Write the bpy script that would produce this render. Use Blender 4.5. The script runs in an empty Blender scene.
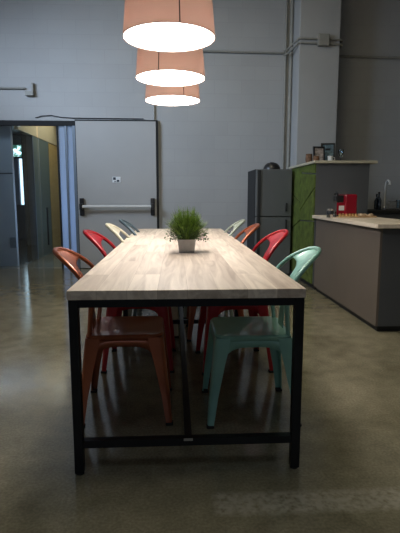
import bpy, bmesh, math, random
from mathutils import Vector, Matrix
random.seed(7)
C = bpy.context.scene.collection
PI = math.pi

# ------------------------------------------------------------------ camera
CAM_H = 1.1026
PITCH, YAW, FPX = 0.1460, 0.0522, 480.0
cd = bpy.data.cameras.new('camera')
cam = bpy.data.objects.new('camera', cd); C.objects.link(cam)
cam.location = (0, 0, CAM_H)
cam.rotation_euler = (PI/2 - PITCH, 0, -YAW)
cd.sensor_fit = 'VERTICAL'; cd.sensor_height = 24.0
cd.lens = FPX / 533.0 * 24.0
cd.clip_start = 0.05
bpy.context.scene.camera = cam

# ------------------------------------------------------------------ world, lights, exposure
w = bpy.data.worlds.new('world'); bpy.context.scene.world = w
w.use_nodes = True
w.node_tree.nodes['Background'].inputs[0].default_value = (0.55, 0.68, 0.9, 1)
w.node_tree.nodes['Background'].inputs[1].default_value = 0.3
vs = bpy.context.scene.view_settings
vs.view_transform = 'Standard'; vs.look = 'None'; vs.gamma = 1; vs.use_curve_mapping = False
vs.exposure = 0.0

def area(name, loc, target, sx, sy, power, col, spread=180):
    l = bpy.data.lights.new(name, 'AREA'); l.shape = 'RECTANGLE'
    l.size = sx; l.size_y = sy; l.energy = power; l.color = col; l.spread = math.radians(spread)
    o = bpy.data.objects.new(name, l); C.objects.link(o); o.location = loc
    d = Vector(target) - Vector(loc)
    o.rotation_euler = d.to_track_quat('-Z', 'Y').to_euler()
    return o
# added unseen area fills: cool from high left and rear, overhead, and in the corridor
area('left_fill', (-3.85, 4.2, 3.45), (-0.3, 7.4, 2.0), 2.6, 0.9, 38, (0.64, 0.79, 1.0), 66)  # added cool fill aimed at the back wall
area('rear_fill', (0.0, -3.8, 2.6), (0, 7.4, 1.4), 5.0, 1.2, 2.5, (0.72, 0.84, 1.0), 120)  # added weak fill from behind the camera
area('overhead_fill', (0.2, 3.6, 4.4), (0.2, 3.6, 0), 1.6, 4.0, 58, (1.0, 0.91, 0.64), 180)  # added warm fill, unseen above the table
area('overhead_fill_rear', (0.0, -0.8, 4.4), (0.0, -0.8, 0), 3.0, 1.2, 11, (0.80, 0.90, 1.0), 80)  # added cool fill for the floor in front of the table
area('frosted_panel_fill', (-1.52, 9.0, 0.9), (-1.64, 7.4, 0.75), 0.1, 1.1, 9, (0.5, 0.68, 1.0), 120)  # hidden fill added to light the frosted panel from behind
area('corridor_fill', (-1.95, 9.0, 2.55), (-1.95, 9.0, 0), 0.8, 2.0, 11, (1.0, 0.92, 0.75), 180)  # added warm fill, unseen inside the corridor

# ------------------------------------------------------------------ materials
def newmat(name):
    m = bpy.data.materials.new(name); m.use_nodes = True
    return m, m.node_tree.nodes, m.node_tree.links, m.node_tree.nodes['Principled BSDF']
def setp(p, **k):
    for a, b in k.items():
        p.inputs[a.replace('_', ' ')].default_value = b
def rgba(c): return (c[0], c[1], c[2], 1)

def mat(name, col, rough=0.5, metal=0.0, var=0.08, scale=20.0, bump=0.0, coat=0.0):
    m, N, L, p = newmat(name)
    tc = N.new('ShaderNodeTexCoord'); no = N.new('ShaderNodeTexNoise')
    no.inputs['Scale'].default_value = scale; no.inputs['Detail'].default_value = 4
    L.new(tc.outputs['Object'], no.inputs['Vector'])
    r = N.new('ShaderNodeValToRGB')
    r.color_ramp.elements[0].position = 0.3; r.color_ramp.elements[1].position = 0.7
    r.color_ramp.elements[0].color = rgba([c*(1-var) for c in col])
    r.color_ramp.elements[1].color = rgba([min(1, c*(1+var)) for c in col])
    L.new(no.outputs['Fac'], r.inputs['Fac']); L.new(r.outputs['Color'], p.inputs['Base Color'])
    setp(p, Roughness=rough, Metallic=metal)
    p.inputs['Coat Weight'].default_value = coat
    if bump:
        b = N.new('ShaderNodeBump'); b.inputs['Strength'].default_value = bump; b.inputs['Distance'].default_value = 0.01
        L.new(no.outputs['Fac'], b.inputs['Height']); L.new(b.outputs['Normal'], p.inputs['Normal'])
    return m

def emit(name, col, s):
    m, N, L, p = newmat(name)
    setp(p, Roughness=0.6); p.inputs['Base Color'].default_value = rgba(col)
    p.inputs['Emission Color'].default_value = rgba(col); p.inputs['Emission Strength'].default_value = s
    return m

def floor_mat():
    m, N, L, p = newmat('polished_concrete')
    tc = N.new('ShaderNodeTexCoord')
    def noise(s, d=6, dist=0.0):
        n = N.new('ShaderNodeTexNoise'); n.inputs['Scale'].default_value = s
        n.inputs['Detail'].default_value = d; n.inputs['Distortion'].default_value = dist
        L.new(tc.outputs['Object'], n.inputs['Vector']); return n
    a = noise(1.3, 8, 0.6); b = noise(9, 8, 0.2); c = noise(90, 3)
    r = N.new('ShaderNodeValToRGB')
    e = r.color_ramp.elements
    e[0].position = 0.32; e[0].color = (0.14, 0.128, 0.085, 1)
    e[1].position = 0.72; e[1].color = (0.32, 0.29, 0.205, 1)
    mx = N.new('ShaderNodeMix'); mx.data_type = 'FLOAT'; mx.inputs[0].default_value = 0.4
    L.new(a.outputs['Fac'], mx.inputs[2]); L.new(b.outputs['Fac'], mx.inputs[3])
    L.new(mx.outputs[0], r.inputs['Fac'])
    # speckle of fine aggregate
    r2 = N.new('ShaderNodeValToRGB'); r2.color_ramp.elements[0].position = 0.35; r2.color_ramp.elements[1].position = 0.7
    r2.color_ramp.elements[0].color = (0.8, 0.8, 0.8, 1); r2.color_ramp.elements[1].color = (1.15, 1.15, 1.15, 1)
    L.new(c.outputs['Fac'], r2.inputs['Fac'])
    mul = N.new('ShaderNodeMix'); mul.data_type = 'RGBA'; mul.blend_type = 'MULTIPLY'; mul.inputs[0].default_value = 1
    L.new(r.outputs['Color'], mul.inputs[6]); L.new(r2.outputs['Color'], mul.inputs[7])
    # worn paler strip across the floor in front of the table (a band with its own shape)
    sep = N.new('ShaderNodeSeparateXYZ'); L.new(tc.outputs['Object'], sep.inputs[0])
    def math_(op, x, y, **k):
        n = N.new('ShaderNodeMath'); n.operation = op
        for i, v in enumerate((x, y)):
            if hasattr(v, 'default_value') or hasattr(v, 'is_linked'): L.new(v, n.inputs[i])
            else: n.inputs[i].default_value = v
        if k.get('clamp'): n.use_clamp = True
        return n.outputs[0]
    ybase = math_('ADD', sep.outputs[1], math_('MULTIPLY', b.outputs['Fac'], 0.03))
    d = math_('ABSOLUTE', math_('SUBTRACT', ybase, 1.60), 0)
    band = math_('MULTIPLY', math_('SUBTRACT', 0.078, d), 30.0, clamp=True)
    xin = math_('MULTIPLY', math_('SUBTRACT', sep.outputs[0], 0.12), 30.0, clamp=True)
    patch = math_('MULTIPLY', math_('SUBTRACT', noise(40, 5).outputs['Fac'], 0.30), 3.5, clamp=True)
    k = math_('MULTIPLY', math_('MULTIPLY', band, xin), patch)
    k = math_('MULTIPLY', k, 0.62)
    wn = N.new('ShaderNodeMix'); wn.data_type = 'RGBA'
    L.new(k, wn.inputs[0]); L.new(mul.outputs[2], wn.inputs[6]); wn.inputs[7].default_value = (0.42, 0.40, 0.34, 1)
    L.new(wn.outputs[2], p.inputs['Base Color'])
    rr = N.new('ShaderNodeMapRange'); rr.inputs[3].default_value = 0.06; rr.inputs[4].default_value = 0.22
    L.new(b.outputs['Fac'], rr.inputs[0]); L.new(rr.outputs[0], p.inputs['Roughness'])
    bp = N.new('ShaderNodeBump'); bp.inputs['Strength'].default_value = 0.10; bp.inputs['Distance'].default_value = 0.02
    L.new(noise(3.2, 2).outputs['Fac'], bp.inputs['Height']); L.new(bp.outputs['Normal'], p.inputs['Normal'])
    p.inputs['IOR'].default_value = 1.5
    return m

def wall_mat(name, col):
    m, N, L, p = newmat(name)
    tc = N.new('ShaderNodeTexCoord')
    mp = N.new('ShaderNodeMapping'); mp.inputs['Rotation'].default_value = (PI/2, 0, 0)
    L.new(tc.outputs['Object'], mp.inputs['Vector'])
    br = N.new('ShaderNodeTexBrick')
    br.inputs['Color1'].default_value = rgba(col); br.inputs['Color2'].default_value = rgba([c*0.96 for c in col])
    br.inputs['Mortar'].default_value = rgba([c*0.92 for c in col])
    br.inputs['Scale'].default_value = 1.0; br.inputs['Mortar Size'].default_value = 0.006
    br.inputs['Mortar Smooth'].default_value = 0.6
    br.inputs['Brick Width'].default_value = 0.40; br.inputs['Row Height'].default_value = 0.20
    L.new(mp.outputs[0], br.inputs['Vector'])
    no = N.new('ShaderNodeTexNoise'); no.inputs['Scale'].default_value = 1.1; no.inputs['Detail'].default_value = 5
    L.new(tc.outputs['Object'], no.inputs['Vector'])
    mr = N.new('ShaderNodeMapRange'); mr.inputs[3].default_value = 0.88; mr.inputs[4].default_value = 1.1
    L.new(no.outputs['Fac'], mr.inputs[0])
    vm = N.new('ShaderNodeVectorMath'); vm.operation = 'SCALE'
    L.new(br.outputs['Color'], vm.inputs[0]); L.new(mr.outputs[0], vm.inputs['Scale'])
    L.new(vm.outputs[0], p.inputs['Base Color'])
    b = N.new('ShaderNodeBump'); b.inputs['Strength'].default_value = 0.2; b.inputs['Distance'].default_value = 0.002; b.invert = True
    L.new(br.outputs['Fac'], b.inputs['Height']); L.new(b.outputs['Normal'], p.inputs['Normal'])
    setp(p, Roughness=0.6)
    return m

def wood_mat(name, dark, light, plank=0.115, scale=1.0, rough=0.42):
    m, N, L, p = newmat(name)
    tc = N.new('ShaderNodeTexCoord')
    mp = N.new('ShaderNodeMapping'); mp.inputs['Rotation'].default_value = (0, 0, PI/2)
    L.new(tc.outputs['Object'], mp.inputs['Vector'])
    br = N.new('ShaderNodeTexBrick')
    br.inputs['Color1'].default_value = (0.25, 0.25, 0.25, 1); br.inputs['Color2'].default_value = (0.8, 0.8, 0.8, 1)
    br.inputs['Mortar'].default_value = (0.0, 0.0, 0.0, 1)
    br.inputs['Scale'].default_value = 1; br.inputs['Mortar Size'].default_value = 0.0007
    br.inputs['Brick Width'].default_value = 0.9; br.inputs['Row Height'].default_value = plank
    L.new(mp.outputs[0], br.inputs['Vector'])
    m2 = N.new('ShaderNodeMapping'); m2.inputs['Scale'].default_value = (22*scale, 1.6*scale, 22*scale)
    L.new(tc.outputs['Object'], m2.inputs['Vector'])
    vo = N.new('ShaderNodeVectorMath'); vo.operation = 'MULTIPLY_ADD'
    vo.inputs[1].default_value = (7, 7, 7)
    L.new(br.outputs['Color'], vo.inputs[0]); L.new(m2.outputs[0], vo.inputs[2])
    no = N.new('ShaderNodeTexNoise'); no.inputs['Scale'].default_value = 1.0; no.inputs['Detail'].default_value = 6
    no.inputs['Distortion'].default_value = 1.2
    L.new(vo.outputs[0], no.inputs['Vector'])
    mx = N.new('ShaderNodeMix'); mx.data_type = 'RGBA'; mx.inputs[0].default_value = 0.35
    L.new(no.outputs['Fac'], mx.inputs[6]); L.new(br.outputs['Color'], mx.inputs[7])
    r = N.new('ShaderNodeValToRGB'); e = r.color_ramp.elements
    e[0].position = 0.28; e[0].color = rgba(dark); e[1].position = 0.64; e[1].color = rgba(light)
    L.new(mx.outputs[2], r.inputs['Fac']); L.new(r.outputs['Color'], p.inputs['Base Color'])
    setp(p, Roughness=rough)
    return m

def glass_mat(name, col=(0.85, 0.93, 0.98), rough=0.0, fac=0.12):
    # thin architectural glass: mostly clear with a mirror coat
    m, N, L, p = newmat(name)
    N.remove(p); out = N['Material Output']
    t = N.new('ShaderNodeBsdfTransparent'); t.inputs[0].default_value = rgba(col)
    g = N.new('ShaderNodeBsdfGlossy'); g.inputs['Roughness'].default_value = rough
    g.inputs['Color'].default_value = (1, 1, 1, 1)
    f = N.new('ShaderNodeFresnel'); f.inputs[0].default_value = 1.5
    ad = N.new('ShaderNodeMath'); ad.operation = 'ADD'; ad.inputs[1].default_value = fac
    L.new(f.outputs[0], ad.inputs[0])
    mx = N.new('ShaderNodeMixShader')
    L.new(ad.outputs[0], mx.inputs[0]); L.new(t.outputs[0], mx.inputs[1]); L.new(g.outputs[0], mx.inputs[2])
    L.new(mx.outputs[0], out.inputs['Surface'])
    return m

def shade_mat():
    m, N, L, p = newmat('pleated_shade_fabric')
    out = N['Material Output']
    p.inputs['Base Color'].default_value = (0.54, 0.41, 0.36, 1); setp(p, Roughness=0.9)
    t = N.new('ShaderNodeBsdfTranslucent'); t.inputs[0].default_value = (0.62, 0.50, 0.45, 1)
    tc = N.new('ShaderNodeTexCoord'); no = N.new('ShaderNodeTexNoise'); no.inputs['Scale'].default_value = 60
    L.new(tc.outputs['Object'], no.inputs['Vector'])
    b = N.new('ShaderNodeBump'); b.inputs['Strength'].default_value = 0.1
    L.new(no.outputs['Fac'], b.inputs['Height']); L.new(b.outputs['Normal'], p.inputs['Normal'])
    mx = N.new('ShaderNodeMixShader'); mx.inputs[0].default_value = 0.27
    L.new(p.outputs[0], mx.inputs[1]); L.new(t.outputs[0], mx.inputs[2]); L.new(mx.outputs[0], out.inputs['Surface'])
    return m

def frost_mat():
    m, N, L, p = newmat('frosted_film'); out = N['Material Output']
    p.inputs['Base Color'].default_value = (0.35, 0.42, 0.52, 1); setp(p, Roughness=0.35)
    t = N.new('ShaderNodeBsdfTranslucent'); t.inputs[0].default_value = (0.7, 0.8, 0.95, 1)
    mx = N.new('ShaderNodeMixShader'); mx.inputs[0].default_value = 0.6
    L.new(p.outputs[0], mx.inputs[1]); L.new(t.outputs[0], mx.inputs[2]); L.new(mx.outputs[0], out.inputs['Surface'])
    return m

def foliage_window_mat():
    # bright outdoor view with leaves: what the far window gives off
    m, N, L, p = newmat('daylit_leaves_behind_glass')
    tc = N.new('ShaderNodeTexCoord'); no = N.new('ShaderNodeTexNoise'); no.inputs['Scale'].default_value = 7
    no.inputs['Detail'].default_value = 5
    L.new(tc.outputs['Object'], no.inputs['Vector'])
    r = N.new('ShaderNodeValToRGB'); e = r.color_ramp.elements
    e[0].position = 0.42; e[0].color = (0.01, 0.04, 0.03, 1); e[1].position = 0.6; e[1].color = (0.7, 0.85, 1.0, 1)
    k = e.new(0.5); k.color = (0.06, 0.16, 0.12, 1)
    L.new(no.outputs['Fac'], r.inputs['Fac']); L.new(r.outputs['Color'], p.inputs['Emission Color'])
    p.inputs['Emission Strength'].default_value = 3.5; p.inputs['Base Color'].default_value = (0, 0, 0, 1)
    return m

M = dict(
    floor=floor_mat(),
    wall=wall_mat('painted_block_wall', (0.36, 0.365, 0.37)),
    ceiling=mat('ceiling_paint', (0.35, 0.35, 0.33), 0.8),
    column=mat('column_paint', (0.36, 0.365, 0.37), 0.6, var=0.03, scale=3),
    door=mat('door_grey_enamel', (0.36, 0.36, 0.36), 0.4, var=0.04, scale=2),
    darkline=mat('dark_gasket', (0.012, 0.013, 0.015), 0.9),
    conduit=mat('conduit_painted', (0.25, 0.25, 0.23), 0.5),
    black_steel=mat('black_blued_steel', (0.018, 0.02, 0.025), 0.34, 0.7, 0.2, 8),
    oak=wood_mat('pale_oak_planks', (0.44, 0.34, 0.27), (0.90, 0.79, 0.68)),
    worktop=wood_mat('pale_wood_worktop', (0.62, 0.53, 0.43), (0.85, 0.76, 0.65), 0.06),
    copper=mat('copper_lacquer', (0.42, 0.12, 0.058), 0.28, 0.55, 0.08, 9, coat=0.4),
    red=mat('red_lacquer', (0.42, 0.010, 0.022), 0.3, 0.1, 0.06, 9, coat=0.25),
    turquoise=mat('turquoise_lacquer', (0.28, 0.56, 0.49), 0.3, 0.05, 0.05, 9, coat=0.4),
    cream=mat('cream_lacquer', (0.74, 0.70, 0.56), 0.3, 0.05, 0.05, 9, coat=0.4),
    sage=mat('sage_lacquer', (0.40, 0.46, 0.40), 0.32, 0.05, 0.05, 9, coat=0.3),
    slate=mat('slate_blue_lacquer', (0.10, 0.15, 0.19), 0.3, 0.1, 0.05, 9, coat=0.4),
    rubber=mat('rubber', (0.02, 0.02, 0.02), 0.8),
    shade=shade_mat(), diffuser=emit('lamp_diffuser', (1.0, 0.94, 0.88), 21.0),
    seam=mat('shade_seam', (0.04, 0.03, 0.03), 0.8), cord=mat('black_cord', (0.03, 0.03, 0.03), 0.6),
    brown_panel=mat('taupe_counter_panel', (0.15, 0.125, 0.105), 0.6, var=0.05, scale=3),
    grey_panel=mat('charcoal_counter_panel', (0.09, 0.098, 0.11), 0.55, var=0.05, scale=3),
    plinth=mat('plinth_black', (0.02, 0.02, 0.02), 0.6),
    green=mat('green_felt', (0.085, 0.125, 0.02), 0.95, 0, 0.35, 14, 0.4),
    top_edge=mat('beige_top', (0.50, 0.48, 0.38), 0.5, var=0.06),
    fridge_front=mat('fridge_grey_steel', (0.13, 0.14, 0.145), 0.38, 0.3, 0.03, 2),
    fridge_black=mat('fridge_gloss_black', (0.010, 0.011, 0.013), 0.7, 0, 0.1, 5, 0.0, 0.0),
    black=mat('satin_black', (0.015, 0.015, 0.017), 0.35),
    machine_red=mat('coffee_machine_red', (0.30, 0.006, 0.022), 0.25, 0, 0.03, 5, coat=0.5),
    chrome=mat('chrome', (0.65, 0.66, 0.68), 0.2, 0.9, 0.04),
    steel=mat('brushed_steel', (0.42, 0.42, 0.43), 0.32, 0.85, 0.08),
    white=mat('white_ceramic', (0.75, 0.77, 0.80), 0.25, var=0.02),
    bar=mat('bar_grey_enamel', (0.55, 0.55, 0.54), 0.4, var=0.03),
    paper=mat('paper', (0.7, 0.72, 0.74), 0.7), gold=mat('golden_foil', (0.65, 0.42, 0.18), 0.3, 0.6, 0.1),
    wood=wood_mat('light_tray_wood', (0.42, 0.26, 0.13), (0.62, 0.43, 0.26), 0.2),
    pastry=mat('biscuit', (0.62, 0.46, 0.32), 0.8, 0, 0.25, 40),
    pot=mat('zinc_planter', (0.42, 0.42, 0.41), 0.42, 0.4, 0.1, 30),
    soil=mat('soil', (0.03, 0.02, 0.012), 0.95, 0, 0.4, 60, 0.5),
    leaf=mat('bright_grass_leaf', (0.15, 0.26, 0.03), 0.5, 0, 0.45, 30),
    leaf_dark=mat('dark_grass_leaf', (0.035, 0.085, 0.014), 0.5, 0, 0.35, 30),
    clear=glass_mat('clear_glass', fac=0.02),
    door_glass=glass_mat('door_glass', (0.88, 0.93, 0.96), fac=0.03),
    dark_glass=glass_mat('smoked_glass', (0.35, 0.42, 0.50), 0.02, 0.06),
    frost=frost_mat(),
    alu=mat('blue_grey_aluminium', (0.20, 0.24, 0.29), 0.35, 0.5, 0.05),
    corridor_wall=mat('corridor_pale_paint', (0.42, 0.46, 0.5), 0.7, var=0.05, scale=2),
    corridor_beige=mat('corridor_beige_paint', (0.66, 0.55, 0.34), 0.7, var=0.05, scale=2),
    corridor_panel=mat('blue_grey_panel', (0.36, 0.38, 0.40), 0.4, var=0.04, scale=2),
    green_grey=mat('green_grey_panel', (0.14, 0.18, 0.16), 0.5, var=0.05, scale=2),
    ochre=wood_mat('ochre_wood', (0.50, 0.33, 0.10), (0.68, 0.47, 0.17), 0.3),
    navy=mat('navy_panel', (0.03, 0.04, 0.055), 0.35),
    daylight=emit('daylight_strip', (0.66, 0.88, 1.0), 2.2),
    leaves_out=foliage_window_mat(),
    downlight=emit('downlight_disc', (0.85, 0.93, 1.0), 3.0),
    photo_a=mat('photo_print_pale', (0.32, 0.28, 0.27), 0.4, 0, 0.6, 25),
    photo_b=mat('photo_print_blue', (0.10, 0.16, 0.20), 0.4, 0, 0.7, 22),
    brown=mat('brown_wicker', (0.16, 0.09, 0.055), 0.8, 0, 0.5, 40, 0.5),
)

# ------------------------------------------------------------------ mesh helpers
def ob(name, bm, m, parent=None, smooth=False, bevel=0.0, bseg=2):
    me = bpy.data.meshes.new(name)
    bmesh.ops.recalc_face_normals(bm, faces=bm.faces[:])
    bm.to_mesh(me); bm.free()
    me.materials.append(m)
    if smooth:
        for f in me.polygons: f.use_smooth = True
        me.set_sharp_from_angle(angle=math.radians(40))
    o = bpy.data.objects.new(name, me); C.objects.link(o)
    if parent: o.parent = parent
    if bevel:
        b = o.modifiers.new('bevel', 'BEVEL'); b.width = bevel; b.segments = bseg; b.limit_method = 'ANGLE'
    return o
def NB(): return bmesh.new()
def box(bm, x0, x1, y0, y1, z0, z1, mtx=None):
    v = [Vector((x, y, z)) for x in (x0, x1) for y in (y0, y1) for z in (z0, z1)]
    if mtx: v = [mtx @ p for p in v]
    v = [bm.verts.new(p) for p in v]
    for f in ((0,1,3,2),(4,6,7,5),(0,4,5,1),(2,3,7,6),(0,2,6,4),(1,5,7,3)):
        bm.faces.new([v[i] for i in f])
    return bm
def bx(*a): return box(NB(), *a)
def loft(bm, rings, close=True, caps=True):
    R = [[bm.verts.new(p) for p in r] for r in rings]
    n = len(R[0])
    for a, b in zip(R, R[1:]):
        for i in range(n if close else n-1):
            j = (i+1) % n
            bm.faces.new((a[i], a[j], b[j], b[i]))
    if caps and close:
        bm.faces.new(R[0][::-1]); bm.faces.new(R[-1])
    return bm
def lathe(bm, prof, cx=0, cy=0, n=32, caps=True):
    rings = [[Vector((cx+r*math.cos(2*PI*i/n), cy+r*math.sin(2*PI*i/n), z)) for i in range(n)] for r, z in prof]
    return loft(bm, rings, True, caps)
def tube(bm, pts, r, n=10, sy=1.0, up=Vector((0, 0, 1)), caps=True):
    """sweep a round (or flattened by sy) section along pts; r number or list"""
    pts = [Vector(p) for p in pts]; rings = []
    prev = None
    for i, p in enumerate(pts):
        t = (pts[min(i+1, len(pts)-1)] - pts[max(i-1, 0)]).normalized()
        if prev is None:
            a = up if abs(t.dot(up)) < 0.95 else Vector((0, 1, 0))
            u = (a - t*a.dot(t)).normalized()
        else:
            u = (prev - t*prev.dot(t)).normalized()
        prev = u; v = t.cross(u)
        rr = r[i] if isinstance(r, (list, tuple)) else r
        rings.append([p + u*rr*math.cos(2*PI*k/n) + v*rr*sy*math.sin(2*PI*k/n) for k in range(n)])
    return loft(bm, rings, True, caps)
def thing(name, label, cat, loc=(0, 0, 0), rz=0, group=None):
    o = bpy.data.objects.new(name, None); C.objects.link(o)
    o.location = loc; o.rotation_euler = (0, 0, rz); o.empty_display_size = 0.1
    tag(o, label, cat, group); return o
def tag(o, label, cat, group=None):
    o['label'] = label; o['category'] = cat
    if group: o['group'] = group
    return o
def struct(name, bm, m, parent=None, **k):
    o = ob(name, bm, m, parent, **k)
    if not parent: o['kind'] = 'structure'
    return o
def dup(root, loc, rz, label, group=None, name=None):
    r = root.copy(); C.objects.link(r); r.location = loc; r.rotation_euler = (0, 0, rz); r['label'] = label
    if group: r['group'] = group
    for ch in list(root.children):
        c = ch.copy(); C.objects.link(c); c.parent = r
        for g in list(ch.children):
            d = g.copy(); C.objects.link(d); d.parent = c
    return r

# ------------------------------------------------------------------ room shell
WY = 7.40
struct('floor', bx(-6.5, 4.5, -4.0, 12.8, -0.1, 0.0), M['floor'])
struct('ceiling', bx(-4.1, 4.6, -4.1, WY+0.15, 4.5, 4.6), M['ceiling'])
# back wall: right of the door opening, and above the opening (glass entrance from -3.3 to -1.46)
bm = NB()
box(bm, -1.46, 4.5, WY, WY+0.15, 0, 4.5)
box(bm, -3.6, -1.46, WY, WY+0.15, 2.19, 4.5)
box(bm, -4.0, -3.6, WY, WY+0.15, 0, 4.5)
struct('wall_back', bm, M['wall'])
bm = NB(); box(bm, 4.5, 4.6, -4.0, WY+0.15, 0, 4.5)
struct('wall_right', bm, M['wall'])
bm = NB()      # left wall with a window opening
box(bm, -4.1, -4.0, -4, 3.1, 0, 4.5); box(bm, -4.1, -4.0, 6.1, WY+0.15, 0, 4.5)
box(bm, -4.1, -4.0, 3.1, 6.1, 0, 2.9); box(bm, -4.1, -4.0, 3.1, 6.1, 4.0, 4.5)
struct('wall_left', bm, M['wall'])
bm = NB()
box(bm, -4.0, -2.5, -4.1, -4.0, 0, 4.5); box(bm, 2.5, 4.5, -4.1, -4.0, 0, 4.5)
box(bm, -2.5, 2.5, -4.1, -4.0, 0, 1.0); box(bm, -2.5, 2.5, -4.1, -4.0, 3.0, 4.5)
struct('wall_rear', bm, M['wall'])

# column attached in front of the back wall
struct('trim_column', bx(1.75, 2.32, 6.97, WY, 0, 4.5), M['column'], bevel=0.008)

# ------------------------------------------------------------------ glass entrance (back left) and the corridor beyond
wd = struct('window_1', bx(-3.6, -1.455, WY-0.02, WY+0.05, 2.125, 2.195), M['darkline'])
struct('frame', bx(-1.50, -1.46, WY-0.02, WY+0.04, 0, 2.125), M['alu'], wd)
struct('frame', bx(-1.615, -1.585, WY-0.015, WY+0.03, 0, 2.125), M['alu'], wd)
struct('frame', bx(-1.735, -1.71, WY-0.01, WY+0.03, 0, 2.125), M['darkline'], wd)
fr = struct('frosted_panel', bx(-1.71, -1.50, WY+0.005, WY+0.015, 0.0, 2.125), M['frost'], wd)
dr = struct('door_2', bx(-2.02, -1.74, WY+0.06, WY+0.07, 0.01, 2.12), M['door_glass'])
o = struct('door_handle', tube(NB(), [(-1.93, WY+0.03, 0.36), (-1.93, WY+0.03, 0.93)], 0.011), M['darkline'], dr, smooth=True)
struct('window_2', bx(-3.3, -2.04, WY+0.04, WY+0.05, 0.01, 2.12), M['door_glass'])

# corridor surfaces
struct('wall_corridor_right', bx(-1.46, -1.36, WY+0.15, 12.6, 0, 2.7), M['corridor_wall'])
struct('ceiling_corridor', bx(-2.46, -1.36, WY+0.15, 12.6, 2.62, 2.7), M['corridor_beige'])
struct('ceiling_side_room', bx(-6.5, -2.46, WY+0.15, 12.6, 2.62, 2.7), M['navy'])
struct('wall_corridor_end', bx(-2.42, -1.46, 11.0, 11.1, 0, 2.62), M['corridor_wall'])
# partition running away on the left of the corridor
bm = NB(); box(bm, -2.46, -2.40, 7.75, 11.0, 2.12, 2.62)
struct('wall_corridor_bulkhead', bm, M['corridor_beige'])
p_ = struct('window_3', bx(-2.44, -2.42, 8.0, 8.55, 0.02, 2.12), M['door_glass'])
struct('frame', bx(-2.45, -2.41, 8.53, 8.57, 0, 2.12), M['alu'], p_)
struct('wall_corridor_panel', bx(-2.45, -2.41, 8.57, 9.57, 0, 2.12), M['green_grey'])
d3 = struct('door_3', bx(-2.455, -2.405, 9.59, 10.42, 0.01, 2.10), M['ochre'])
struct('door_frame', bx(-2.47, -2.39, 10.42, 10.58, 0, 2.12), M['darkline'], d3)
struct('wall_corridor_return', bx(-2.45, -2.41, 10.58, 11.0, 0, 2.12), M['corridor_wall'])
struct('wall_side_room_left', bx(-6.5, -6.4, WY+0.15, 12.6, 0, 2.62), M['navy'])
X0, X1 = -4.04, -3.58
bm = NB()
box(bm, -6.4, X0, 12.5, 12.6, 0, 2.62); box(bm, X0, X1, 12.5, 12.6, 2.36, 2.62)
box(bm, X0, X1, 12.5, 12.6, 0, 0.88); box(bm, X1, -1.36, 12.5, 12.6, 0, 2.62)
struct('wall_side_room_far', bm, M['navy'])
w4 = struct('window_4', bx(X0, X1, 12.56, 12.58, 2.07, 2.36), M['leaves_out'])
struct('blind', bx(X0, -3.93, 12.56, 12.58, 0.88, 2.04), M['alu'], w4)
struct('pane', bx(-3.90, -3.79, 12.56, 12.58, 0.88, 2.04), M['daylight'], w4)
struct('blind', bx(-3.76, X1, 12.56, 12.58, 0.88, 2.04), M['alu'], w4)
struct('frame', bx(X0, X1, 12.53, 12.56, 2.03, 2.08), M['navy'], w4)
# blue-grey wall panel left of the entrance view, with a socket plate
struct('wall_entrance_panel', bx(-3.55, -2.50, 7.70, 7.78, 0, 2.62), M['corridor_panel'])
struct('trim_entrance_joint', bx(-3.55, -2.50, 7.695, 7.70, 1.44, 1.455), M['darkline'])
sp = tag(ob('socket_plate', bx(-2.60, -2.50, 7.688, 7.70, 0.29, 0.46), M['alu'], bevel=0.004), 'grey socket plate low on the blue-grey panel behind the glass entrance', 'socket')
for y, x, lab in ((10.6, -3.62, 'nearer bright round downlight in the dark ceiling behind the glass'), (12.0, -3.98, 'farther bright round downlight in the dark ceiling behind the glass')):
    o = thing('downlight', lab, 'ceiling light', (x, y, 2.62))
    ob('rim', lathe(NB(), [(0.13, 0), (0.13, -0.012)], n=24), M['alu'], o); ob('disc', lathe(NB(), [(0.115, -0.012), (0.115, -0.016)], n=24), M['downlight'], o)

# ------------------------------------------------------------------ the grey sliding door leaf on the back wall
DX0, DX1 = -1.445, -0.27
d1 = struct('door_1', bx(DX0, DX1, WY-0.06, WY, 0.01, 2.19), M['door'], bevel=0.004)
struct('door_frame', box(box(bx(DX0-0.012, DX1+0.03, WY-0.035, WY, 2.19, 2.212), DX1, DX1+0.032, WY-0.05, WY, 0, 2.19),
                         DX0-0.012, DX0, WY-0.035, WY, 0, 2.19), M['darkline'], d1)
pb = struct('panic_bar', tube(NB(), [(DX0+0.06, WY-0.16, 0.945), (DX1-0.06, WY-0.16, 0.945)], 0.024, 12, up=Vector((0,0,1))), M['bar'], d1, smooth=True)
for sx in (DX0+0.06, DX1-0.06):
    b = NB(); box(b, sx-0.032, sx+0.032, WY-0.10, WY-0.06, 0.81, 1.07); box(b, sx-0.024, sx+0.024, WY-0.185, WY-0.10, 0.90, 0.99)
    struct('bar_bracket', b, M['black'], d1, bevel=0.008)
sg = tag(bx(-0.925, -0.805, WY-0.066, WY-0.0605, 1.305, 1.385) and ob('door_sign', bx(-0.925, -0.805, WY-0.068, WY-0.0605, 1.30, 1.385), M['paper']),
         'small white pictogram plate on the grey door above the push bar', 'sign')
b = NB(); box(b, -0.915, -0.875, WY-0.071, WY-0.068, 1.34, 1.378); box(b, -0.86, -0.825, WY-0.071, WY-0.068, 1.312, 1.34); box(b, -0.90, -0.87, WY-0.071, WY-0.068, 1.31, 1.32)
ob('pictogram', b, M['navy'], sg)

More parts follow.
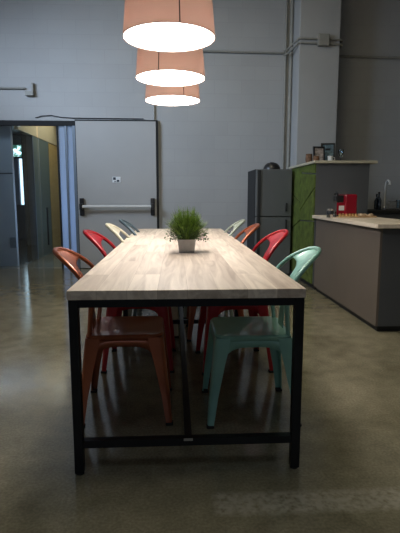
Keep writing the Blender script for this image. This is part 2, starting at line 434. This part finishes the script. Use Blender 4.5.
# ------------------------------------------------------------------ conduits and cables on the back wall
def conduit(name, pts, r, label, cat='conduit', m='conduit'):
    return tag(ob(name, tube(NB(), pts, r, 8), M[m], smooth=True), label, cat)
conduit('conduit', [(-0.295, WY-0.018, 2.215), (-0.295, WY-0.018, 4.5)], 0.012, 'thin vertical conduit rising above the right corner of the grey door')
conduit('conduit', [(-0.31, WY-0.02, 3.20), (1.63, WY-0.02, 3.185)], 0.017, 'long horizontal conduit on the wall between the lamps and the column')
conduit('conduit', [(2.34, WY-0.02, 3.155), (4.5, WY-0.02, 3.13)], 0.019, 'horizontal conduit on the wall to the right of the column')
conduit('conduit', [(1.72, WY-0.06, 0), (1.72, WY-0.06, 4.5)], 0.022, 'vertical pipe close against the left side of the column')
conduit('conduit', [(1.65, WY-0.02, 0), (1.65, WY-0.02, 4.5)], 0.014, 'thinner vertical pipe on the wall a little left of the column')
for dz, lab in ((0.03, 'upper of the two conduits wrapped around the column'), (-0.03, 'lower of the two conduits wrapped around the column')):
    z = 3.235+dz
    conduit('column_conduit', [(1.60, WY-0.10, z-0.08), (1.66, WY-0.13, z-0.05), (1.72, 7.05, z-0.01), (1.732, 6.965, z), (1.78, 6.95, z), (2.31, 6.95, z-0.015), (2.352, 6.975, z-0.015), (2.352, WY-0.03, z-0.05)],
            0.014, lab)
jb = tag(ob('junction_box', bx(1.995, 2.155, 6.905, 6.968, 3.16, 3.32), M['conduit'], bevel=0.012),
         'square junction box on the front of the column across both conduits', 'junction box')
conduit('conduit', [(-3.9, WY-0.02, 2.655), (-2.16, WY-0.02, 2.645)], 0.016, 'horizontal conduit high on the wall above the glass entrance')
tag(ob('junction_box', box(bx(-2.15, -2.03, WY-0.06, WY, 2.54, 2.60), -2.06, -2.03, WY-0.05, WY, 2.54, 2.72), M['conduit'], bevel=0.006),
    'small grey box at the end of the conduit above the glass entrance', 'junction box')
conduit('cable', [(-2.03, WY-0.012, 2.235), (-1.93, WY-0.012, 2.262), (-1.80, WY-0.012, 2.27), (-1.66, WY-0.012, 2.245), (-1.48, WY-0.012, 2.235), (-0.45, WY-0.012, 2.232)], 0.006,
        'thin dark cable lying along the top of the entrance and grey door', 'cable', 'darkline')

# ------------------------------------------------------------------ tall unit with green side
TX0, TX1, TY0, TY1, TZ = 1.60, 2.235, 5.50, 6.68, 1.50
tu = thing('tall_cabinet', 'tall charcoal cabinet with green felt side and pale top beside the counter', 'cabinet', ((TX0+TX1)/2, (TY0+TY1)/2, 0))
def loc(bm, o):                       # move world-space mesh into the frame of its parent
    bm.transform(Matrix.Translation(-Vector(o.location))); return bm
ob('body', loc(bx(TX0+0.014, TX1, TY0, TY1, 0.07, TZ-0.03), tu), M['grey_panel'], tu, bevel=0.003)
ob('plinth', loc(bx(TX0+0.05, TX1-0.03, TY0+0.03, TY1-0.03, 0, 0.07), tu), M['plinth'], tu)
ob('top_board', loc(bx(TX0-0.02, TX1+0.08, TY0-0.03, TY1+0.02, TZ-0.03, TZ), tu), M['top_edge'], tu, bevel=0.004)
def yz_panel(poly, x0, x1):
    b = NB(); A = [b.verts.new((x0, y, z)) for y, z in poly]; B = [b.verts.new((x1, y, z)) for y, z in poly]
    n = len(poly); b.faces.new(A); b.faces.new(B[::-1])
    for i in range(n): b.faces.new((A[i], A[(i+1) % n], B[(i+1) % n], B[i]))
    return b
g = 0.006; zt = TZ-0.035; ya, yb, ym = TY0+0.0, TY1, 6.12
for poly in ([(ya, 1.36), (ym-g, 1.40), (ym-g, zt), (ya, zt)],
             [(ya, 1.345), (ya, 1.20), (ym-g, 0.93), (ym-g, 1.385)],
             [(ya, 1.185), (ya, 0.82), (ym-g, 0.80), (ym-g, 0.915)],
             [(ya, 0.805), (ya, 0.08), (ym-g, 0.42), (ym-g, 0.785)],
             [(ya+0.02, 0.075), (ym-g, 0.075), (ym-g, 0.40)],
             [(ym+g, 0.075), (yb, 0.075), (yb, 0.60), (ym+g, 0.78)],
             [(ym+g, 0.795), (yb, 0.615), (yb, 1.16), (ym+g, 1.02)],
             [(ym+g, 1.035), (yb, 1.175), (yb, zt), (ym+g, zt)]):
    ob('felt_panel', loc(yz_panel(poly, TX0, TX0+0.014), tu), M['green'], tu)

# ------------------------------------------------------------------ bar counter
KX0, KX1, KY0, KY1, KZ = 1.625, 2.06, 3.72, 5.47, 0.885
ct = thing('bar_counter', 'long taupe and charcoal bar counter with pale wooden worktop', 'counter', ((KX0+KX1)/2, (KY0+KY1)/2, 0))
ob('side_panel', loc(bx(KX0, KX0+0.02, KY0, KY1, 0.05, KZ-0.035), ct), M['brown_panel'], ct)
ob('body', loc(bx(KX0+0.02, KX1, KY0, KY1, 0.05, KZ-0.035), ct), M['grey_panel'], ct)
ob('plinth', loc(bx(KX0+0.03, KX1-0.03, KY0+0.03, KY1, 0, 0.05), ct), M['plinth'], ct)
ob('worktop', loc(bx(KX0-0.045, KX1+0.05, KY0-0.05, KY1+0.01, KZ-0.035, KZ), ct), M['worktop'], ct, bevel=0.004)

# back counter with sink at the wall
bc = thing('back_counter', 'dark low kitchen counter against the back wall behind the bar', 'counter', (3.35, 7.05, 0))
ob('body', loc(bx(2.33, 4.4, 6.75, 7.38, 0, 0.86), bc), M['grey_panel'], bc)
ob('worktop', loc(bx(2.31, 4.42, 6.72, 7.39, 0.86, 0.90), bc), M['plinth'], bc, bevel=0.004)
fc = thing('faucet', 'tall slim steel faucet rising from the dark back counter', 'faucet', (3.15, 7.12, 0.90))
ob('spout', tube(NB(), [(0, 0, 0), (0, 0, 0.34), (0, -0.02, 0.40), (0, -0.07, 0.43), (0, -0.13, 0.41), (0, -0.15, 0.36)], 0.016, 10), M['bar'], fc, smooth=True)
ob('base', lathe(NB(), [(0.026, 0), (0.026, 0.03), (0.016, 0.05)], n=20), M['steel'], fc, smooth=True)
ob('lever', tube(NB(), [(0.015, 0, 0.05), (0.06, 0, 0.08)], 0.006, 8), M['steel'], fc, smooth=True)
bt = thing('dark_bottle', 'dark bottle standing left of the faucet on the back counter', 'bottle', (3.0, 6.98, 0.90))
ob('body', lathe(NB(), [(0.034, 0), (0.037, 0.01), (0.037, 0.14), (0.014, 0.19), (0.013, 0.235)], n=24), M['dark_glass'], bt, smooth=True)
ob('cap', lathe(NB(), [(0.015, 0.235), (0.015, 0.26)], n=16), M['black'], bt)
bt2 = dup(bt, (3.05, 7.18, 0.90), 0.4, 'shorter dark bottle partly behind the one left of the faucet'); bt2.scale = (0.95, 0.95, 0.9)
dr_ = thing('dish_rack', 'wire dish rack with glasses on the back counter right of the faucet', 'dish rack', (3.36, 7.02, 0.90))
b = NB()
for z in (0.02, 0.12):
    for a, c in (((-.13,-.12),(.13,-.12)), ((.13,-.12),(.13,.12)), ((.13,.12),(-.13,.12)), ((-.13,.12),(-.13,-.12))):
        tube(b, [(a[0], a[1], z), (c[0], c[1], z)], 0.004, 6)
for i in range(7):
    x = -.13+.26*i/6
    tube(b, [(x, -.12, 0.0), (x, -.12, 0.12)], 0.003, 6); tube(b, [(x, .12, 0.0), (x, .12, 0.12)], 0.003, 6)
    tube(b, [(x, -.12, 0.02), (x, .12, 0.02)], 0.003, 6)
ob('wire_frame', b, M['steel'], dr_)
def tumbler(name, label, loc_, r, h, m, group=None):
    pr = [(r*0.8, 0), (r, h), (r-0.003, h), (r*0.8-0.003, 0.006)]
    return tag(ob(name, lathe(NB(), pr, n=24), M[m], smooth=True), label, 'glass', group), loc_
for (x, y, lab) in ((3.30, 6.99, 'left drinking glass standing in the dish rack'), (3.40, 7.00, 'right drinking glass standing in the dish rack')):
    o, _ = tumbler('drinking_glass', lab, 0, 0.034, 0.12, 'clear'); o.location = (x, y, 0.923)

# ------------------------------------------------------------------ fridge with bowl
fg = thing('fridge', 'black and grey fridge freezer standing between wall and green cabinet', 'fridge', (1.325, 6.80, 0))
ob('cabinet', loc(bx(1.075, 1.565, 6.46, 7.12, 0.03, 1.455), fg), M['fridge_black'], fg, bevel=0.008)
dA = ob('freezer_door', loc(bx(1.08, 1.56, 6.40, 6.455, 0.83, 1.45), fg), M['fridge_front'], fg, bevel=0.008)
dB = ob('fridge_door', loc(bx(1.08, 1.56, 6.40, 6.455, 0.05, 0.82), fg), M['fridge_front'], fg, bevel=0.008)
ob('handle', loc(box(bx(1.475, 1.50, 6.365, 6.378, 0.90, 1.01), 1.475, 1.50, 6.378, 6.40, 0.90, 0.92), fg), M['black'], dA, bevel=0.003)
ob('handle', loc(box(bx(1.475, 1.50, 6.365, 6.378, 0.60, 0.79), 1.475, 1.50, 6.378, 6.40, 0.77, 0.79), fg), M['black'], dB, bevel=0.003)
ob('hinge_strip', loc(bx(1.10, 1.14, 6.385, 6.40, 0.06, 1.44), fg), M['fridge_black'], fg)
for k in range(4): ob('foot', loc(lathe(NB(), [(0.02, 0), (0.02, 0.03)], 1.12+0.39*(k % 2), 6.52+0.53*(k//2), 12), fg), M['black'], fg)
bw = tag(ob('black_bowl', lathe(NB(), [(0.118, 0), (0.115, 0.03), (0.098, 0.065), (0.065, 0.092), (0.03, 0.10), (0.0301, 0.104), (0.005, 0.105)], n=32), M['black'], smooth=True),
         'black upturned bowl resting on top of the fridge', 'bowl'); bw.location = (1.34, 6.68, 1.4555)

# ------------------------------------------------------------------ things on the counter
cm = thing('coffee_machine', 'red capsule coffee machine with black head on the bar counter', 'coffee machine', (1.775, 4.98, KZ), 0.0)
ob('body', bx(-0.03, 0.10, -0.10, 0.12, 0.012, 0.235), M['machine_red'], cm, bevel=0.018, bseg=4)
ob('base', bx(-0.105, 0.10, -0.085, 0.10, 0, 0.022), M['black'], cm, bevel=0.006)
hd = ob('brew_head', bx(-0.105, -0.02, -0.05, 0.06, 0.155, 0.225), M['black'], cm, bevel=0.014, bseg=3)
ob('spout', tube(NB(), [(-0.066, 0, 0.156), (-0.066, 0, 0.135)], 0.012, 12), M['black'], hd)
ob('lever', tube(NB(), [(-0.09, -0.045, 0.226), (-0.09, -0.045, 0.245), (-0.09, 0.045, 0.245), (-0.09, 0.045, 0.226)], 0.007, 8), M['black'], cm, smooth=True)
ob('cup_front', bx(-0.105, -0.028, -0.075, -0.06, 0.022, 0.15), M['machine_red'], cm, bevel=0.004)
ob('drip_grid', bx(-0.10, -0.035, -0.055, 0.05, 0.022, 0.03), M['steel'], cm)
ob('label_plate', bx(-0.085, -0.03, -0.079, -0.0752, 0.07, 0.118), M['white'], cm)
wb = tag(ob('wooden_board', bx(1.655, 1.87, 4.79, 4.87, KZ, KZ+0.012), M['wood'], bevel=0.003), 'narrow wooden board holding coffee capsules in front of the red machine', 'board')
for i in range(6):
    o = tag(ob('coffee_capsule', lathe(NB(), [(0.016, 0), (0.015, 0.003), (0.0135, 0.022), (0.006, 0.028)], n=16), M['gold'], smooth=True) if i == 0 else cap0.copy(),
            'golden coffee capsule in the row before the red machine', 'capsule', 'golden capsules on the wooden board')
    if i == 0: cap0 = o
    else: C.objects.link(o)
    o.location = (1.678+i*0.034, 4.83, KZ+0.0122)
    o['label'] = ('leftmost', 'second from left', 'third from left', 'third from right', 'second from right', 'rightmost')[i] + ' golden capsule in the row before the red machine'
tin = thing('metal_cup', 'shiny metal cup with a blue mark left of the coffee machine', 'cup', (1.585, 4.86, KZ))
ob('body', lathe(NB(), [(0.030, 0), (0.033, 0.004), (0.036, 0.088), (0.0335, 0.088), (0.030, 0.006)], n=28), M['chrome'], tin, smooth=True)
ob('mark', lathe(NB(), [(0.0348, 0.03), (0.0362, 0.07), (0.036, 0.07), (0.0346, 0.03)], n=28), M['navy'], tin, smooth=True)
o = tag(ob('small_glass', lathe(NB(), [(0.02, 0), (0.025, 0.06), (0.0225, 0.06), (0.018, 0.005)], n=24), M['clear'], smooth=True),
        'small clear glass between the metal cup and red coffee machine', 'glass'); o.location = (1.636, 4.90, KZ)
ty = tag(ob('serving_tray', box(bx(-0.085, 0.085, -0.06, 0.06, 0, 0.01), -0.085, 0.085, -0.06, -0.053, 0.01, 0.018), M['wood'], bevel=0.003),
         'light wooden tray with biscuits right of the coffee machine', 'tray'); ty.location = (1.965, 4.86, KZ)
for i, (x, y) in enumerate(((-0.055, -0.02), (-0.01, 0.02), (0.03, -0.02), (0.06, 0.03), (-0.05, 0.035))):
    if i == 0: p0 = o = ob('biscuit', lathe(NB(), [(0.018, 0), (0.026, 0.008), (0.024, 0.02), (0.01, 0.027)], n=14), M['pastry'], smooth=True)
    else: o = p0.copy(); C.objects.link(o)
    o.location = (1.965+x, 4.86+y, KZ+0.0102); o.rotation_euler = (0, 0, i*1.3)
    tag(o, ('front left', 'middle back', 'middle front', 'rightmost', 'back left')[i] + ' pale round biscuit on the light wooden tray', 'biscuit', 'biscuits on the tray')

# ------------------------------------------------------------------ things on the tall cabinet
def frame(loc_, rz, wd_, ht, m, label, cat='picture frame'):
    t = thing('photo_frame', label, cat, loc_, rz)
    til = Matrix.Rotation(math.radians(-8), 4, 'X')
    b = NB(); e = 0.018
    for a in ((-wd_/2, wd_/2, 0, e), (-wd_/2, wd_/2, ht-e, ht), (-wd_/2, -wd_/2+e, e, ht-e), (wd_/2-e, wd_/2, e, ht-e)):
        box(b, a[0], a[1], -0.01, 0.012, a[2], a[3], til)
    ob('border', b, M['black'], t)
    ob('print', box(NB(), -wd_/2+e, wd_/2-e, -0.004, 0.008, e, ht-e, til), M[m], t)
    ob('easel_back', box(NB(), -0.03, 0.03, 0.02, 0.024, 0.0, ht*0.72, Matrix.Rotation(math.radians(8), 4, 'X') @ Matrix.Translation((0, 0.02, 0))), M['black'], t)
    return t
frame((1.765, 5.90, TZ), 0.10, 0.145, 0.20, 'photo_a', 'black photo frame with pale portrait print on the cabinet, left of the larger frame')
frame((1.895, 5.98, TZ), -0.20, 0.17, 0.25, 'photo_b', 'taller black frame with blue print on the cabinet top')
mg = thing('patterned_mug', 'pale blue and white mug in front of the black frames', 'mug', (1.87, 5.80, TZ))
ob('body', lathe(NB(), [(0.022, 0), (0.03, 0.01), (0.033, 0.075), (0.030, 0.075), (0.026, 0.012)], n=24), M['white'], mg, smooth=True)
ob('handle', tube(NB(), [(0.031, 0, 0.06), (0.052, 0, 0.055), (0.055, 0, 0.035), (0.03, 0, 0.02)], 0.005, 8), M['white'], mg, smooth=True)
for i, (x, y, r, h, lab) in enumerate(((1.66, 5.98, 0.04, 0.09, 'small brown wicker pot on the left end of the cabinet top'),
                                  (1.68, 5.74, 0.038, 0.07, 'low brown pot nearest the left front edge of the cabinet top'),
                                  (1.71, 6.16, 0.045, 0.13, 'tallest brown pot, farthest back on the cabinet top'))):
    o = ob('brown_pot', lathe(NB(), [(r*0.8, 0), (r, h*0.5), (r*0.85, h), (r*0.75, h), (r*0.8, h*0.5), (r*0.6, 0.01)], n=20), M['brown'], smooth=True)
    o.location = (x, y, TZ); tag(o, lab, 'pot')
o = tag(ob('stem_glass', lathe(NB(), [(0.032, 0), (0.03, 0.003), (0.005, 0.01), (0.004, 0.07), (0.02, 0.085), (0.034, 0.12), (0.034, 0.16), (0.032, 0.16), (0.032, 0.12), (0.018, 0.088), (0.003, 0.08)], n=24), M['clear'], smooth=True),
        'clear stemmed glass right of the black frames on the cabinet', 'glass'); o.location = (2.03, 5.9, TZ)

# ------------------------------------------------------------------ table
TXL, TXR, TYF, TYB, TH = -0.409, 0.503, 1.79, 5.235, 0.75
TC = ((TXL+TXR)/2, (TYF+TYB)/2)
tb = thing('long_table', 'long pale oak communal table on a black steel tube frame', 'table', (TC[0], TC[1], 0))
ob('tabletop', loc(bx(TXL, TXR, TYF, TYB, TH-0.036, TH), tb), M['oak'], tb, bevel=0.002)
T = 0.036; zt = TH-0.036
ym = 3.64
for y in (TYF+0.002, ym, TYB-T-0.002):
    for x in (TXL+0.004, TXR-0.004-T):
        lg = ob('leg', loc(bx(x, x+T, y, y+T, 0.008, zt), tb), M['black_steel'], tb, bevel=0.002)
        ob('foot_pad', loc(lathe(NB(), [(0.016, 0), (0.016, 0.008)], x+T/2, y+T/2, 14), tb), M['rubber'], lg)
    ob('top_rail', loc(bx(TXL+0.004+T, TXR-0.004-T, y+0.001, y+T-0.001, zt-0.03, zt), tb), M['black_steel'], tb)
    ob('bottom_rail', loc(bx(TXL+0.004+T, TXR-0.004-T, y+0.002, y+T-0.002, 0.115, 0.145), tb), M['black_steel'], tb)
for x in (TXL+0.004, TXR-0.004-T):
    ob('side_rail', loc(bx(x+0.001, x+T-0.001, TYF+T+0.002, TYB-T-0.002, zt-0.03, zt), tb), M['black_steel'], tb)
ob('stretcher', loc(bx(TC[0]-0.015, TC[0]+0.015, TYF+T, TYB-T, 0.116, 0.144), tb), M['black_steel'], tb)
ob('bolt_plate', loc(bx(TC[0]-0.018, TC[0]+0.018, TYF-0.001, TYF+0.002, 0.138, 0.148), tb), M['steel'], tb)

# ------------------------------------------------------------------ chairs
def make_chair(kind, label):
    t = thing('metal_chair', label, 'chair')
    m = M[kind]
    SH = 0.445
    # seat: rounded square pan, slightly dished, with an arched skirt
    def rr(half, rad, z, n=6, yo=0.0):
        pts = []
        for cx, cy, a0 in ((half-rad, half-rad, 0), (-half+rad, half-rad, PI/2), (-half+rad, -half+rad, PI), (half-rad, -half+rad, 1.5*PI)):
            for k in range(n+1):
                a = a0 + PI/2*k/n
                pts.append(Vector((cx+rad*math.cos(a), cy+rad*math.sin(a)+yo, z)))
        return pts
    b = NB()
    rings = [rr(0.185, 0.05, SH-0.028), rr(0.187, 0.05, SH-0.008), rr(0.180, 0.048, SH), rr(0.165, 0.045, SH-0.002), rr(0.12, 0.04, SH-0.009), rr(0.06, 0.03, SH-0.012), rr(0.02, 0.015, SH-0.013)]
    loft(b, rings, True, False); b.faces.new([b.verts[i+0] for i in []] or b.verts[-28:]) if False else None
    b.verts.ensure_lookup_table()
    b.faces.new([b.verts[i] for i in range(len(b.verts)-28, len(b.verts))])
    s = ob('seat', b, m, t, smooth=True)
    so = s.modifiers.new('solid', 'SOLIDIFY'); so.thickness = 0.003
    # arched aprons between the legs
    for k in range(4):
        R = Matrix.Rotation(k*PI/2, 4, 'Z'); b = NB()
        n = 16; up = []; lo = []; 
        for i in range(n+1):
            x = -0.145 + 0.29*i/n; u = abs(x)/0.145
            d = 0.045 + 0.05*u**4
            up.append(R @ Vector((x, 0.180, SH-0.012))); lo.append(R @ Vector((x, 0.180+d*0.14, SH-0.012-d)))
        V = [b.verts.new(p) for p in up]; W = [b.verts.new(p) for p in lo]
        for i in range(n): b.faces.new((V[i], V[i+1], W[i+1], W[i]))
        a = ob('apron', b, m, t, smooth=True)
        so = a.modifiers.new('solid', 'SOLIDIFY'); so.thickness = 0.003; so.offset = 0
    # legs: tapered folded sheet
    for sx, sy in ((1, 1), (-1, 1), (-1, -1), (1, -1)):
        b = NB(); rings = []
        for z, c, wdt in ((SH-0.015, 0.186, 0.072), (SH-0.06, 0.192, 0.070), (SH-0.14, 0.200, 0.058), (0.15, 0.217, 0.042), (0.012, 0.226, 0.030)):
            r = 0.02 if z > 0.1 else 0.012; th = 0.004
            out = [(c-wdt, c)] + [(c-r+r*math.sin(a), c-r+r*math.cos(a)) for a in (0.0, PI/6, PI/3, PI/2)] + [(c, c-wdt)]
            inn = [(c-th, c-wdt)] + [(c-r+(r-th)*math.sin(a), c-r+(r-th)*math.cos(a)) for a in (PI/2, PI/3, PI/6, 0.0)] + [(c-wdt, c-th)]
            rings.append([Vector((sx*x, sy*y, z)) for x, y in out+inn])
        loft(b, rings)
        l = ob('leg', b, m, t, smooth=True)
        bb = NB(); box(bb, -0.018, 0.018, -0.018, 0.018, 0, 0.014, Matrix.Translation((sx*0.212, sy*0.212, 0)))
        ob('rubber_foot', bb, M['rubber'], l, bevel=0.004)
    # cross brace under the seat
    b = NB(); tube(b, [(-0.18, -0.18, 0.36), (0, 0, 0.385), (0.18, 0.18, 0.36)], 0.008, 8, up=Vector((0,0,1)))
    tube(b, [(-0.18, 0.18, 0.36), (0, 0, 0.372), (0.18, -0.18, 0.36)], 0.008, 8)
    ob('cross_brace', b, m, t, smooth=True)
    # back: hoop tube and flared splat, leaning back and gently wrapped
    def lean(z): 
        u = (z-SH)/(0.85-SH); return -0.165 - 0.03*u - 0.165*u**3
    def wh(z):
        if z <= 0.66: return 0.165 + 0.035*math.sin((z-SH)/(0.66-SH)*PI/2)
        u = min(1, (z-0.66)/0.178); return 0.200*(1-u**2.35)**(1/2.35)
    def P(x, z): return Vector((x, lean(z) + 1.2*x*x*min(1, (z-SH)/0.2), z))
    pts = []
    zs = [SH-0.015, 0.47, 0.52, 0.57, 0.62, 0.66, 0.69, 0.72, 0.745, 0.765, 0.783, 0.798, 0.811, 0.822, 0.830, 0.835, 0.8375]
    L_ = [P(-wh(z), z) for z in zs]; R_ = [P(wh(z), z) for z in zs]
    pts = L_ + [P(0, 0.838)] + R_[::-1]
    ob('back_hoop', tube(NB(), pts, 0.0115, 10, up=Vector((0, 1, 0))), m, t, smooth=True)
    b = NB(); rows = []
    N_ = 40
    for i in range(N_+1):
        z = SH-0.005 + (0.8365-SH)*i/N_
        base = 0.040 + 0.012*(1-(z-SH)/0.25 if z < SH+0.25 else 0)
        zf = 0.725; 
        if z > zf:
            u = min(1.0, (z-zf)/0.055); ws = base + (0.20-base)*(1-math.sqrt(max(0, 1-u*u)))
        else: ws = base
        ws = min(ws, wh(z))
        rows.append([b.verts.new(P(-ws + 2*ws*j/8, z)) for j in range(9)])
    for a, c in zip(rows, rows[1:]):
        for j in range(8): b.faces.new((a[j], a[j+1], c[j+1], c[j]))
    bmesh.ops.remove_doubles(b, verts=b.verts[:], dist=1e-5)
    s = ob('backrest', b, m, t, smooth=True)
    so = s.modifiers.new('solid', 'SOLIDIFY'); so.thickness = 0.004; so.offset = 0
    return t
RT = -PI/2       # facing +x (chairs on the left side)
LT = PI/2        # facing -x (chairs on the right side)
G = 'stamped metal chairs around the long table'
def put(kind, label, x, y, rz):
    t = make_chair(kind, label); t.location = (x, y, 0); t.rotation_euler = (0, 0, rz); t['group'] = G
    if y > 2.9: t.scale = (1, 1, 1.045)
    return t
put('copper', 'copper metal chair nearest the camera on the left side of the table', -0.25, 2.42, RT+0.02)
put('red', 'red metal chair on the left of the table behind the copper one', -0.235, 3.13, RT-0.03)
put('cream', 'cream metal chair on the left side of the table beyond the red one', -0.20, 3.88, RT-0.02)
put('slate', 'slate blue metal chair at the far end of the left side', -0.165, 4.55, RT)
put('turquoise', 'turquoise metal chair nearest the camera on the right side', 0.375, 2.38, LT)
put('red', 'red metal chair on the right of the table behind the turquoise one', 0.38, 3.08, LT+0.06)
put('copper', 'copper metal chair on the right side beyond the red one', 0.315, 3.78, LT)
put('sage', 'pale sage metal chair at the far end of the right side', 0.30, 4.46, LT)

# ------------------------------------------------------------------ plant
PX, PY = 0.073, 3.03
pp = thing('potted_plant', 'bushy green grass plant in a square zinc pot on the table', 'plant', (PX, PY, TH))
def sq(h, z): return [Vector((-h, -h, z)), Vector((h, -h, z)), Vector((h, h, z)), Vector((-h, h, z))]
ob('pot', loft(NB(), [sq(0.047, 0), sq(0.056, 0.076), sq(0.059, 0.077), sq(0.059, 0.084), sq(0.054, 0.084), sq(0.051, 0.065)]), M['pot'], pp)
ob('soil', loft(NB(), [sq(0.049, 0.06), sq(0.053, 0.076)]), M['soil'], pp)
def blades(n, m, r0, hmin, hmax, spread, seed):
    rnd = random.Random(seed); b = NB()
    for i in range(n):
        a = rnd.random()*2*PI; r = r0*math.sqrt(rnd.random()); h = rnd.uniform(hmin, hmax)
        q = rnd.random(); out = spread*(0.15+0.85*q)*(1.0-0.3*rnd.random()); h *= (1-0.45*q*q)
        base = Vector((r*math.cos(a), r*math.sin(a), 0.075)); d = Vector((math.cos(a), math.sin(a), 0))
        side = Vector((-math.sin(a), math.cos(a), 0)).lerp(Vector((rnd.uniform(-1,1), rnd.uniform(-1,1), 0)), 0.4).normalized()
        wv = rnd.uniform(0.0016, 0.003); prev = None
        for k in range(6):
            u = k/5
            p = base + d*out*u**1.5 + Vector((0, 0, h*(u-0.22*u*u*q)))
            ww = wv*(1-u**2)+0.0003
            cur = (b.verts.new(p-side*ww), b.verts.new(p+side*ww))
            if prev: b.faces.new((prev[0], prev[1], cur[1], cur[0]))
            prev = cur
            if k in (2, 3, 4):     # little side leaflets
                for s in (-1, 1):
                    q1 = p + (side*s*0.6+d*0.3+Vector((0, 0, 0.7))).normalized()*rnd.uniform(0.015, 0.03)
                    v = [b.verts.new(p-side*0.001), b.verts.new(p+side*0.0015), b.verts.new(q1)]
                    b.faces.new(v)
    return b
f1 = ob('foliage', blades(650, 'leaf', 0.05, 0.13, 0.23, 0.14, 3), M['leaf'], pp)
f2 = ob('foliage', blades(420, 'leaf', 0.05, 0.07, 0.18, 0.15, 9), M['leaf_dark'], pp)
# low trailing sprigs with small round leaves
b = NB(); rnd = random.Random(5)
for i in range(46):
    a = rnd.random()*2*PI; L0 = rnd.uniform(0.07, 0.145)
    c = Vector((math.cos(a)*L0, math.sin(a)*L0, 0.095+rnd.uniform(-0.02, 0.03)))
    tube(b, [(math.cos(a)*0.03, math.sin(a)*0.03, 0.085), tuple(c)], 0.0008, 4)
    for k in range(4):
        q = c + Vector((rnd.uniform(-1, 1), rnd.uniform(-1, 1), rnd.uniform(-1, 1)))*0.012
        n1 = Vector((rnd.uniform(-1, 1), rnd.uniform(-1, 1), 1)).normalized(); t1 = n1.orthogonal().normalized(); t2 = n1.cross(t1)
        b.faces.new([b.verts.new(q+t1*0.006*math.cos(x)+t2*0.005*math.sin(x)) for x in [2*PI*j/6 for j in range(6)]])
ob('trailing_sprigs', b, M['leaf_dark'], pp)

# ------------------------------------------------------------------ pendant lamps
def lamp(x, y, zb, seam_a, label):
    t = thing('pendant_lamp', label, 'lamp', (x, y, zb), 0, 'pendant lamps in a row above the table')
    H = 0.42; r0, r1 = 0.24, 0.205
    n = 64
    rings = [[Vector((r*math.cos(2*PI*i/n), r*math.sin(2*PI*i/n), z)) for i in range(n)] for r, z in ((r0, 0), (r0, 0.006), ((r0+r1)/2, H/2), (r1, H-0.006), (r1, H))]
    s = ob('lamp_shade', loft(NB(), rings, True, False), M['shade'], t, smooth=True)
    so = s.modifiers.new('solid', 'SOLIDIFY'); so.thickness = 0.002
    b = NB(); d = Vector((math.cos(seam_a), math.sin(seam_a), 0)); sd = Vector((-d.y, d.x, 0))*0.003
    v = [b.verts.new(d*(r0+0.0025)-sd+Vector((0,0,0.0))), b.verts.new(d*(r0+0.0025)+sd), b.verts.new(d*(r1+0.0025)+sd+Vector((0,0,H))), b.verts.new(d*(r1+0.0025)-sd+Vector((0,0,H)))]
    b.faces.new(v); sm = ob('seam', b, M['seam'], s)
    so = sm.modifiers.new('solid', 'SOLIDIFY'); so.thickness = 0.002; so.offset = 1
    ob('diffuser', lathe(NB(), [(r0-0.006, 0.004), (r0-0.006, 0.008)], n=64), M['diffuser'], t)
    ob('socket', lathe(NB(), [(0.02, H-0.10), (0.025, H-0.02), (0.012, H)], n=20), M['cord'], t, smooth=True)
    b = NB()
    for k in range(3):
        a = k*2*PI/3; tube(b, [(0, 0, H-0.02), (r1*math.cos(a), r1*math.sin(a), H-0.01)], 0.003, 6)
    ob('spider', b, M['cord'], t)
    ob('cord', tube(NB(), [(0, 0, H-0.01), (0, 0, 4.5-zb)], 0.004, 8), M['cord'], t)
    ob('ceiling_cup', lathe(NB(), [(0.05, 4.5-zb-0.001), (0.05, 4.5-zb-0.02), (0.015, 4.5-zb-0.06)][::-1], n=24), M['cord'], t)
    l = bpy.data.lights.new('lamp_bulb', 'POINT'); l.energy = 1.3; l.color = (1.0, 0.87, 0.79); l.shadow_soft_size = 0.05
    lo = bpy.data.objects.new('lamp_bulb', l); C.objects.link(lo); lo.parent = t; lo.location = (0, 0, 0.17)
    return t
lamp(-0.022, 2.66, 1.915, -PI/2+0.22, 'largest pendant lamp, nearest the camera, salmon fabric shade')
lamp(-0.022, 3.49, 1.905, -PI/2-0.32, 'middle of the three salmon pendant lamps above the plant')
lamp(-0.012, 4.38, 1.925, -PI/2+0.40, 'farthest and lowest looking of the three pendant lamps')
